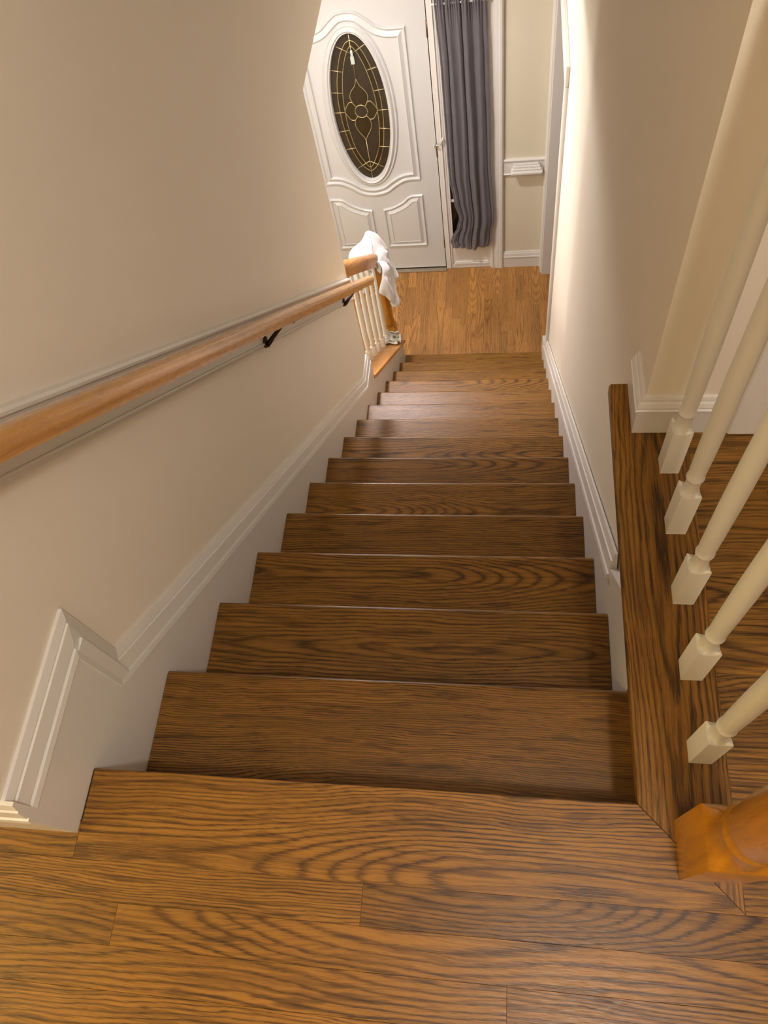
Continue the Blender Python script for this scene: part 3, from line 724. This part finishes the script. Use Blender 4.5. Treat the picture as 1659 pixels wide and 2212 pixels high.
cm = wchild(mesh_obj('leaded_came', cV, cF, CAME, None, True), door); cm['label'] = 'brass coloured lead lines of the oval glass'
def pane(pts, out, mat, tone):
    P = clean(pts)
    area = sum(P[i][0]*P[(i+1) % len(P)][1]-P[(i+1) % len(P)][0]*P[i][1] for i in range(len(P)))
    if area > 0: P = P[::-1]
    n = len(P)
    bm = bmesh.new(); A = [bm.verts.new(dl(x, z, out)) for x, z in P]; B = [bm.verts.new(dl(x, z, out-0.003)) for x, z in P]
    bm.faces.new(A); bm.faces.new(B[::-1])
    for i in range(n): bm.faces.new((A[i], B[i], B[(i+1) % n], A[(i+1) % n]))
    bmesh.ops.recalc_face_normals(bm, faces=bm.faces[:])
    bmesh.ops.triangulate(bm, faces=[f for f in bm.faces if len(f.verts) > 4])
    me = bpy.data.meshes.new('pane'); bm.to_mesh(me); bm.free(); me.materials.append(mat)
    o = wchild(link(bpy.data.objects.new('pane', me)), door); o['tone'] = tone; return o
rp_ = random.Random(3)
def between(l, za, zb):
    """points of a right-hand curve between two heights, ends interpolated"""
    def at(z):
        for (x0, z0_), (x1, z1_) in zip(l[:-1], l[1:]):
            if z0_ >= z >= z1_: 
                t_ = (z0_-z)/(z0_-z1_+1e-9); return (x0+(x1-x0)*t_, z)
        return l[0] if z > l[0][1] else l[-1]
    return [at(za)] + [p for p in l if zb < p[1] < za] + [at(zb)]
EL = [(DA*math.sin(math.pi*i/48), DB*math.cos(math.pi*i/48)) for i in range(49)]
def cross(l, a, b_):
    for (x0, z0_), (x1, z1_) in zip(l[:-1], l[1:]):
        d = (x1-x0)*(b_[1]-a[1])-(z1_-z0_)*(b_[0]-a[0])
        if abs(d) < 1e-12: continue
        t_ = ((a[0]-x0)*(b_[1]-a[1])-(a[1]-z0_)*(b_[0]-a[0]))/d
        if -1e-6 <= t_ <= 1+1e-6: return z0_+(z1_-z0_)*t_
    return l[-1][1]
zE = [DB] + [cross(EL, a, b_) for a, b_ in zip(spoke_out, spoke_in)] + [-DB]
z1s = [.437] + [cross(L1, a, b_) for a, b_ in zip(spoke_out, spoke_in)] + [-.431]
z2s = [.406] + [cross(L2, a, b_) for a, b_ in zip(spoke_out, spoke_in)] + [-.400]
for i in range(len(zE)-1):
    o_ = between(EL, zE[i], zE[i+1]) + between(L1, z1s[i], z1s[i+1])[::-1]
    i_ = between(L1, z1s[i], z1s[i+1]) + between(L2, z2s[i], z2s[i+1])[::-1]
    for sgn in (1, -1):
        pane([(x*sgn, z) for x, z in o_], -0.0075, GLASS_A, rp_.uniform(-.15, .15))
        pane([(x*sgn, z) for x, z in i_], -0.0075, GLASS_B, rp_.uniform(-.2, .05))
L2c = [(0, .406)] + L2 + [(0, -.400)]
for sgn in (1, -1): pane([(x*sgn, z) for x, z in L2c], -0.0090, GLASS_A, -0.1+0.06*sgn)
pane(petT + mx(petT)[::-1], -0.0072, GLASS_B, 0.0); pane(petB + mx(petB)[::-1], -0.0072, GLASS_B, -0.05)
for sgn in (1, -1): pane([(x*sgn, z) for x, z in side_ + [(.033, -.028), (.039, 0), (.033, .028)]], -0.0068, GLASS_B, 0.08)
pane([(.039*math.cos(t_*math.pi/12), .041*math.sin(t_*math.pi/12)) for t_ in range(24)], -0.0064, GLASS_A, -.1)
# hinges, hinge-pin stop, frame, threshold
for zc in (-1.22, -1.987, -2.749):
    hv, hf = join_geo([tube([(DX1+0.003, YD-0.004, zc-0.046), (DX1+0.003, YD-0.004, zc+0.046)], 0.0052, 10)])
    hg = wchild(mesh_obj('hinge', hv, hf, HINGE, None, True), door); hg['label'] = 'brown metal hinge knuckle'
sv, sf = join_geo([tube([(DX1-0.008, YD-0.016, -1.945), (DX1+0.002, YD-0.030, -1.925), (DX1+0.018, YD-0.034, -1.935), (DX1+0.036, YD-0.024, -1.925), (DX1+0.046, YD-0.022, -1.900)], [0.004, 0.0035, 0.004, 0.0035, 0.003], 8), tube([(DX1+0.002, YD-0.006, -1.936), (DX1+0.010, YD-0.032, -1.936)], 0.005, 8)])
ds = wchild(mesh_obj('hinge_stop', sv, sf, CHROME, None, True), door); ds['label'] = 'chrome hinge-pin door stop'
for p in ((DX1-0.010, YD-0.012, -1.950), (DX1+0.048, YD-0.020, -1.895)):
    pv, pf = lathe([(0.001, -0.006), (0.006, -0.004), (0.0065, 0.002), (0.005, 0.006), (0.001, 0.007)], 10)
    o = mesh_obj('stop_pad', [(x+p[0]-ds.location.x-door.location.x, y_+p[1]-ds.location.y-door.location.y, z+p[2]-ds.location.z-door.location.z) for x, y_, z in pv], pf, RUBBER, ds, True)
o = box('threshold', DX0-0.02, DX1+0.01, YD-0.035, YD+0.12, LOW-0.017, LOW+0.010, metal('threshold_metal', srgb(196, 184, 166), 0.35), None); wchild(o, door)
o = box('door_sweep', DX0, DX1, YD+0.008, YD+0.040, LOW+0.0105, LOW+0.020, DARKM, None); wchild(o, door)
# frame of door and sidelight
fr_ = struct(empty('trim_2'))
JX = DX1+0.0065
box('weather_strip', DX1-0.004, JX+0.004, YD+0.030, YD+0.045, LOW+0.01, DZ, DARKM, fr_)
box('door_jamb', JX, JX+0.030, YD-0.006, YD+0.10, LOW, DZ+0.03, TRIM, fr_, 0.002)
box('mullion', JX+0.030, JX+0.050, YD-0.002, YD+0.10, LOW, DZ+0.03, TRIM, fr_, 0.002)
box('stop_bead', JX+0.028, JX+0.034, YD-0.011, YD-0.004, LOW, DZ+0.03, TRIM, fr_, 0.002)
box('door_jamb', DX0-0.035, DX0-0.0035, YD-0.006, YD+0.10, LOW, DZ+0.03, TRIM, fr_, 0.002)
box('door_jamb', DX0-0.035, 0.045, YD-0.006, YD+0.10, DZ, DZ+0.03, TRIM, fr_, 0.002)
def casing(name, x0, x1, z0_, z1_, flip, parent, yface):
    """upright casing, moulded across its width"""
    prof = [(0.0, 0.0), (0.0, 0.012), (0.006, 0.016), (0.018, 0.016), (0.022, 0.012), (0.030, 0.013), (0.055, 0.019), (0.062, 0.019), (0.068, 0.023), (0.082, 0.023), (0.088, 0.018), (0.092, 0.010), (0.092, 0.0)]
    sx_ = (x1-x0)/0.092
    pl = [((x0 + a*sx_) if not flip else (x1 - a*sx_), yface - b_) for a, b_ in prof]
    return prism(name, pl, 'z', z0_, z1_, TRIM, parent)
casing('casing_upright', 0.045, 0.137, LOW, DZ+0.019, False, fr_, YD)
casing('casing_upright', DX0-0.125, DX0-0.033, LOW, DZ+0.019, True, fr_, YD)
box('casing_head', DX0-0.125, 0.137, YD-0.020, YD, DZ+0.02, DZ+0.11, TRIM, fr_, 0.004)

# ------------------------------------------------------------ sidelight window
win = struct(empty('window_1', (-0.10, YD, LOW)), 'narrow sidelight window beside the front door, behind the curtain', 'window')
SX0, SX1 = JX+0.050, 0.045
def wb(name, *a, **k): return wchild(box(name, *a, **k), win)
wb('window_frame', SX0, SX1, YD, YD+0.06, LOW, LOW+0.030, TRIM)
wb('bottom_panel', SX0, SX1, YD+0.006, YD+0.05, LOW+0.030, -2.778, TRIM)
wb('panel_moulding', SX0+0.012, SX1-0.012, YD-0.004, YD+0.008, LOW+0.030, LOW+0.050, TRIM, bevel=0.003)
wb('panel_moulding', SX0+0.020, SX1-0.020, YD-0.001, YD+0.008, LOW+0.052, LOW+0.060, TRIM, bevel=0.002)
wb('window_frame', SX0, SX0+0.012, YD, YD+0.05, -2.778, DZ, TRIM)
wb('window_frame', SX1-0.012, SX1, YD, YD+0.05, LOW+0.03, DZ, TRIM)
wb('window_sill', SX0, SX1, YD-0.003, YD+0.05, -2.792, -2.772, TRIM, bevel=0.003)
mz = [-2.772, -2.400, -2.071, -1.739, -1.405, -1.073, DZ]
for zc in mz[1:-1]: wb('muntin', SX0+0.012, SX1-0.012, YD+0.010, YD+0.036, zc-0.009, zc+0.009, TRIM, bevel=0.003)
for a, b_ in zip(mz[:-1], mz[1:]):
    o = wb('pane', SX0+0.012, SX1-0.012, YD+0.022, YD+0.026, a+0.009, b_-0.009, GLASS_W); o['tone'] = 0.0

# ------------------------------------------------------------ wall beside the sidelight: chair rail, ledge, baseboard
cw = struct(empty('trim_3'))
box('rail_board', 0.137, WR, YD-0.012, YD, -2.190, -2.095, TRIM, cw)
sweep('cap_moulding', [(0.137, YD, -2.082), (WR, YD, -2.082)], [(0, 0), (0, 0.016), (-0.004, 0.020), (-0.009, 0.020), (-0.012, 0.015), (-0.018, 0.014), (-0.022, 0.0)], (0, -1, 0), TRIM, cw)
sweep('bottom_bead', [(0.137, YD, -2.184), (WR, YD, -2.184)], [(0, 0), (0, 0.014), (-0.006, 0.019), (-0.011, 0.014), (-0.016, 0.012), (-0.016, 0.0)], (0, -1, 0), TRIM, cw)
lg = tag(empty('wall_ledge', (0.285, YD-0.012, -2.14)), 'small stepped white ledge fixed on the chair rail beside the curtain', 'ledge')
for nm, (hx, dp, za, zb) in zip(('step', 'step', 'step', 'ledge_nosing'), ((0.076, 0.018, -2.116, -2.106), (0.084, 0.030, -2.128, -2.116), (0.091, 0.042, -2.140, -2.128), (0.102, 0.056, -2.166, -2.140))):
    o = box(nm, 0.285-hx, 0.285+hx, YD-0.012-dp, YD-0.012, za, zb, TRIM, None, 0.004 if nm != 'ledge_nosing' else 0.010, 3); wchild(o, lg)
bb = struct(empty('baseboard_back'))
box('base_board', 0.137, WR, YD-0.014, YD, LOW, LOW+0.095, TRIM, bb)
sweep('cap_moulding', [(0.137, YD, LOW+0.142), (WR, YD, LOW+0.142)], [(-s*0.8, h*0.85) for s, h in CAPP], (0, -1, 0), TRIM, bb)
box('base_board', -2.58, DX0-0.126, YD-0.014, YD, LOW, LOW+0.14, TRIM, bb)

# ------------------------------------------------------------ cased opening in the right wall
d3 = struct(empty('door_3'))
def casing_x(name, y0, y1, z0_, z1_, flip):
    prof = [(0.0, 0.0), (0.0, 0.010), (0.006, 0.013), (0.018, 0.013), (0.022, 0.010), (0.030, 0.011), (0.055, 0.016), (0.068, 0.019), (0.082, 0.019), (0.088, 0.016), (0.092, 0.010), (0.092, 0.0)]
    s_ = (y1-y0)/0.092
    pl = [(WR-b_, (y0+a*s_) if not flip else (y1-a*s_)) for a, b_ in prof]
    return prism(name, pl, 'z', z0_, z1_, TRIM, d3)
casing_x('casing_upright', 2.956, 3.047, LOW, OZ-0.006, True)
casing_x('casing_upright', OY1+0.003, YD-0.001, LOW, OZ-0.006, False)
box('casing_head', WR-0.018, WR, 2.955, YD-0.0005, OZ-0.005, OZ+0.085, TRIM, d3, 0.003)
box('jamb', WR-0.002, WR+0.122, OY1-0.018, OY1, LOW, OZ, TRIM, d3, 0.002)
box('jamb', WR-0.002, WR+0.122, OY0, OY0+0.018, LOW, OZ, TRIM, d3, 0.002)
box('jamb', WR-0.002, WR+0.122, OY0, OY1, OZ-0.018, OZ, TRIM, d3, 0.002)

# ------------------------------------------------------------ curtain
cu = tag(empty('curtain', (-0.09, YD-0.05, -2.75)), 'long grey gathered curtain hanging over the sidelight window', 'curtain')
def lerp_t(tab, z):
    for (z0_, v0), (z1_, v1) in zip(tab[:-1], tab[1:]):
        if z0_ >= z >= z1_:
            t_ = (z0_-z)/(z0_-z1_+1e-9); t_ = t_*t_*(3-2*t_); return v0+(v1-v0)*t_
    return tab[-1][1] if z < tab[-1][0] else tab[0][1]
LE = [(-1.02, -0.236), (-1.46, -0.224), (-2.01, -0.222), (-2.17, -0.220), (-2.36, -0.198), (-2.50, -0.170), (-2.575, -0.185), (-2.66, -0.226), (-2.70, -0.240), (-2.765, -0.226)]
REt = [(-1.02, 0.040), (-1.46, 0.050), (-1.80, 0.058), (-2.10, 0.056), (-2.35, 0.066), (-2.46, 0.072), (-2.55, 0.070), (-2.63, 0.056), (-2.70, 0.052), (-2.765, 0.036)]
NU, NV = 150, 150
rc = random.Random(9)
folds = [(0.04, 0.020, -0.8), (0.10, 0.050, 0.9), (0.185, 0.013, -2.2), (0.255, 0.045, 1.0), (0.36, 0.05, -0.5), (0.44, 0.030, 0.9), (0.515, 0.014, -3.0), (0.60, 0.050, 1.6), (0.72, 0.045, -1.6), (0.84, 0.050, 1.2), (0.93, 0.018, -0.9)]
V, F = [], []
for j in range(NV+1):
    z = -1.030 - (2.765-1.030)*j/NV
    le, re_ = lerp_t(LE, z), lerp_t(REt, z)
    tt = j/NV
    for i in range(NU+1):
        s = i/NU
        d = 0
        for k, (c_, w_, a_) in enumerate(folds):
            cc = c_ + 0.035*math.sin(tt*3.1+k*1.7)*tt
            d += a_*math.exp(-((s-cc)/w_)**2)
        d *= 0.0095*(0.6+0.4*min(1, tt*5))
        # tight gathers under the rod
        g = max(0, 1-tt*9)
        d += g*0.006*math.sin(s*118+2*math.sin(s*17))
        # creased bundle at the bottom
        q = max(0, min(1, (tt-0.80)/0.2))
        d += q*(0.014*math.sin(s*math.pi) + 0.007*math.sin(7*abs(s-0.47)-22*(tt-0.8)+0.6)*math.sin(math.pi*s) + 0.005*math.sin(16*(s-0.47)+30*(tt-0.8)*(1 if s > 0.47 else -1)))
        d += 0.0012*math.sin(z*31+s*7)*math.sin(s*23+z*5)
        xx = -0.236 + 0.281*s + (le+0.236)*(1-s)**1.8 + (re_-0.045)*s**1.8 + 0.0020*math.sin(z*4+s*6)*min(1, tt*4)*math.sin(math.pi*s)
        hem = 0.006*math.sin(s*8) if j == NV else 0
        pock = 0.006*math.exp(-((z+1.075)/0.012)**2)
        V.append((xx, YD-0.030-0.012-d-pock, z+hem))
for j in range(NV):
    for i in range(NU):
        a = j*(NU+1)+i; F.append((a, a+1, a+NU+2, a+NU+1))
o = mesh_obj('curtain_panel', V, F, CURTAIN, None, True)
wchild(o, cu)
m_ = o.modifiers.new('thickness', 'SOLIDIFY'); m_.thickness = 0.0012
rv, rf_ = tube([(-0.252, YD-0.040, -1.075), (0.056, YD-0.040, -1.075)], 0.005, 10)
o = wchild(mesh_obj('curtain_rod', rv, rf_, TRIM, None, True), cu)

# ------------------------------------------------------------ cloths
from mathutils import noise as mnoise
temp = []
def collider(V, F):
    o = mesh_obj('drape_form', V, F, None); temp.append(o)
    o.modifiers.new('collision', 'COLLISION')
    o.collision.thickness_outer = 0.004; o.collision.cloth_friction = 40; o.collision.damping = 0.8
def bx(x0, x1, y0, y1, z0, z1):
    return [(x0,y0,z0),(x1,y0,z0),(x1,y1,z0),(x0,y1,z0),(x0,y0,z1),(x1,y0,z1),(x1,y1,z1),(x0,y1,z1)], [(0,3,2,1),(4,5,6,7),(0,1,5,4),(1,2,6,5),(2,3,7,6),(3,0,4,7)]
collider(*bx(-0.643, -0.557, 3.232, 3.318, LOW, -1.955))
sv_, sf_ = lathe([(0.002, -1.872), (0.025, -1.878), (0.038, -1.893), (0.043, -1.915), (0.038, -1.937), (0.025, -1.953)], 20)
collider([(x-0.60, y_+3.275, z) for x, y_, z in sv_], [f[::-1] for f in sf_])
ev_, ef_ = lathe([(0.02*k_+0.002 if k_ == 0 else math.sin(math.pi*k_/10), math.cos(math.pi*k_/10)) for k_ in range(10)] + [(0.002, -1.0)], 20)
collider([(-0.645+x*0.105, 3.235+y_*0.075, -1.955+z*0.095) for x, y_, z in ev_], [f[::-1] for f in ef_])
V = [(-0.60+a, y_, RZ(y_)+b_*1.25) for y_ in (2.6, 3.235) for a, b_ in ((-.032, -.006), (.032, -.006), (.034, .048), (.012, .066), (-.012, .066), (-.034, .048))]
collider(V, [(i, (i+1) % 6, 6+(i+1) % 6, 6+i) for i in range(6)] + [tuple(range(6))[::-1], tuple(range(6, 12))])
V = [(x, y_, CZ(y_)) for x, y_ in ((-.69, 2.3), (-.5, 2.3), (-.5, 3.225), (-.69, 3.225))]
collider(V + [(x, y_, z-.1) for x, y_, z in V], [(0,1,2,3),(4,7,6,5),(0,4,5,1),(1,5,6,2),(2,6,7,3),(3,7,4,0)])
def drape(name, NX, NY, fn, pinned, frames, bend, mat, thick):
    """let a sheet of cloth fall over the newel, then keep only its settled shape"""
    V = [fn(i/NX, j/NY) for j in range(NY+1) for i in range(NX+1)]
    F = [(j*(NX+1)+i, j*(NX+1)+i+1, (j+1)*(NX+1)+i+1, (j+1)*(NX+1)+i) for j in range(NY) for i in range(NX)]
    o = mesh_obj(name, V, F, None); temp.append(o)
    m = o.modifiers.new('cloth', 'CLOTH'); q = m.settings; q.quality = 6; q.mass = 0.3
    q.tension_stiffness = 8; q.compression_stiffness = 8; q.shear_stiffness = 3; q.bending_stiffness = bend; q.air_damping = 2
    k = m.collision_settings; k.collision_quality = 3; k.distance_min = 0.003; k.friction = 30
    k.use_self_collision = True; k.self_distance_min = 0.003; k.self_friction = 20
    g = o.vertex_groups.new(name='pin')
    g.add([j*(NX+1)+i for j in range(NY+1) for i in range(NX+1) if pinned(i/NX, j/NY)], 1.0, 'ADD'); q.vertex_group_mass = 'pin'
    m.point_cache.frame_end = frames
    for f in range(1, frames+1): SC.frame_set(f)
    ev = o.evaluated_get(bpy.context.evaluated_depsgraph_get()).to_mesh()
    P = [tuple(v.co) for v in ev.vertices]
    SC.frame_set(1); temp.remove(o); bpy.data.objects.remove(o)
    r = mesh_obj(name, P, F, mat, None, True)
    a = r.modifiers.new('thickness', 'SOLIDIFY'); a.thickness = thick; a.offset = 0.0
    a = r.modifiers.new('smooth', 'SUBSURF'); a.levels = 1; a.render_levels = 1
    return r
def sheet1(u, v):
    x = (u-.45)*.74; y_ = (v-.54)*.80
    z = .02*math.sin(u*25+3*v) + .018*math.sin(v*31+2*u) + .03*mnoise.noise(Vector((u*5, v*5, 1.3)))
    return (-.63+x, 3.25+y_, -1.77+z*min(1, math.hypot(x, y_)/.03))
def sheet2(u, v):
    x = (u-.5)*.19; y_ = (v-.5)*.18
    z = .05*math.sin(u*19+4*v)*math.cos(v*17) + .03*mnoise.noise(Vector((u*6, v*6, 4.3)))
    return (-.592+x, 3.150+y_, CZ(3.165)+.12-SL*y_+z)
t1 = drape('white_cloth', 46, 50, sheet1, lambda u, v: math.hypot(u-.45, v-.54) < .035, 55, 0.5, TOWEL, 0.002)
tag(t1, 'white cloth draped over the newel post at the foot of the stairs', 'cloth')
t2 = drape('crumpled_rag', 30, 26, sheet2, lambda u, v: math.hypot(u-.5, v-.5) < .04, 26, .5, RAG, 0.003)
tag(t2, 'small crumpled greyish white rag lying at the low end of the oak cap board', 'rag')
for o in temp: bpy.data.objects.remove(o)


# ------------------------------------------------------------ clear hook stuck on the glass
hk = tag(empty('suction_hook', (OX+0.004, YD, OZc+0.34)), 'small clear plastic hook stuck near the top of the oval door glass', 'hook')
CLR = paint('clear_plastic', srgb(190, 200, 184), 0.2)
o = box('hook_body', OX-0.004, OX+0.010, YD-0.006, YD+0.003, OZc+0.350, OZc+0.386, CLR, None, 0.002); wchild(o, hk)
o = box('hook_plate', OX-0.010, OX+0.013, YD-0.003, YD+0.003, OZc+0.303, OZc+0.350, CLR, None, 0.002); wchild(o, hk)
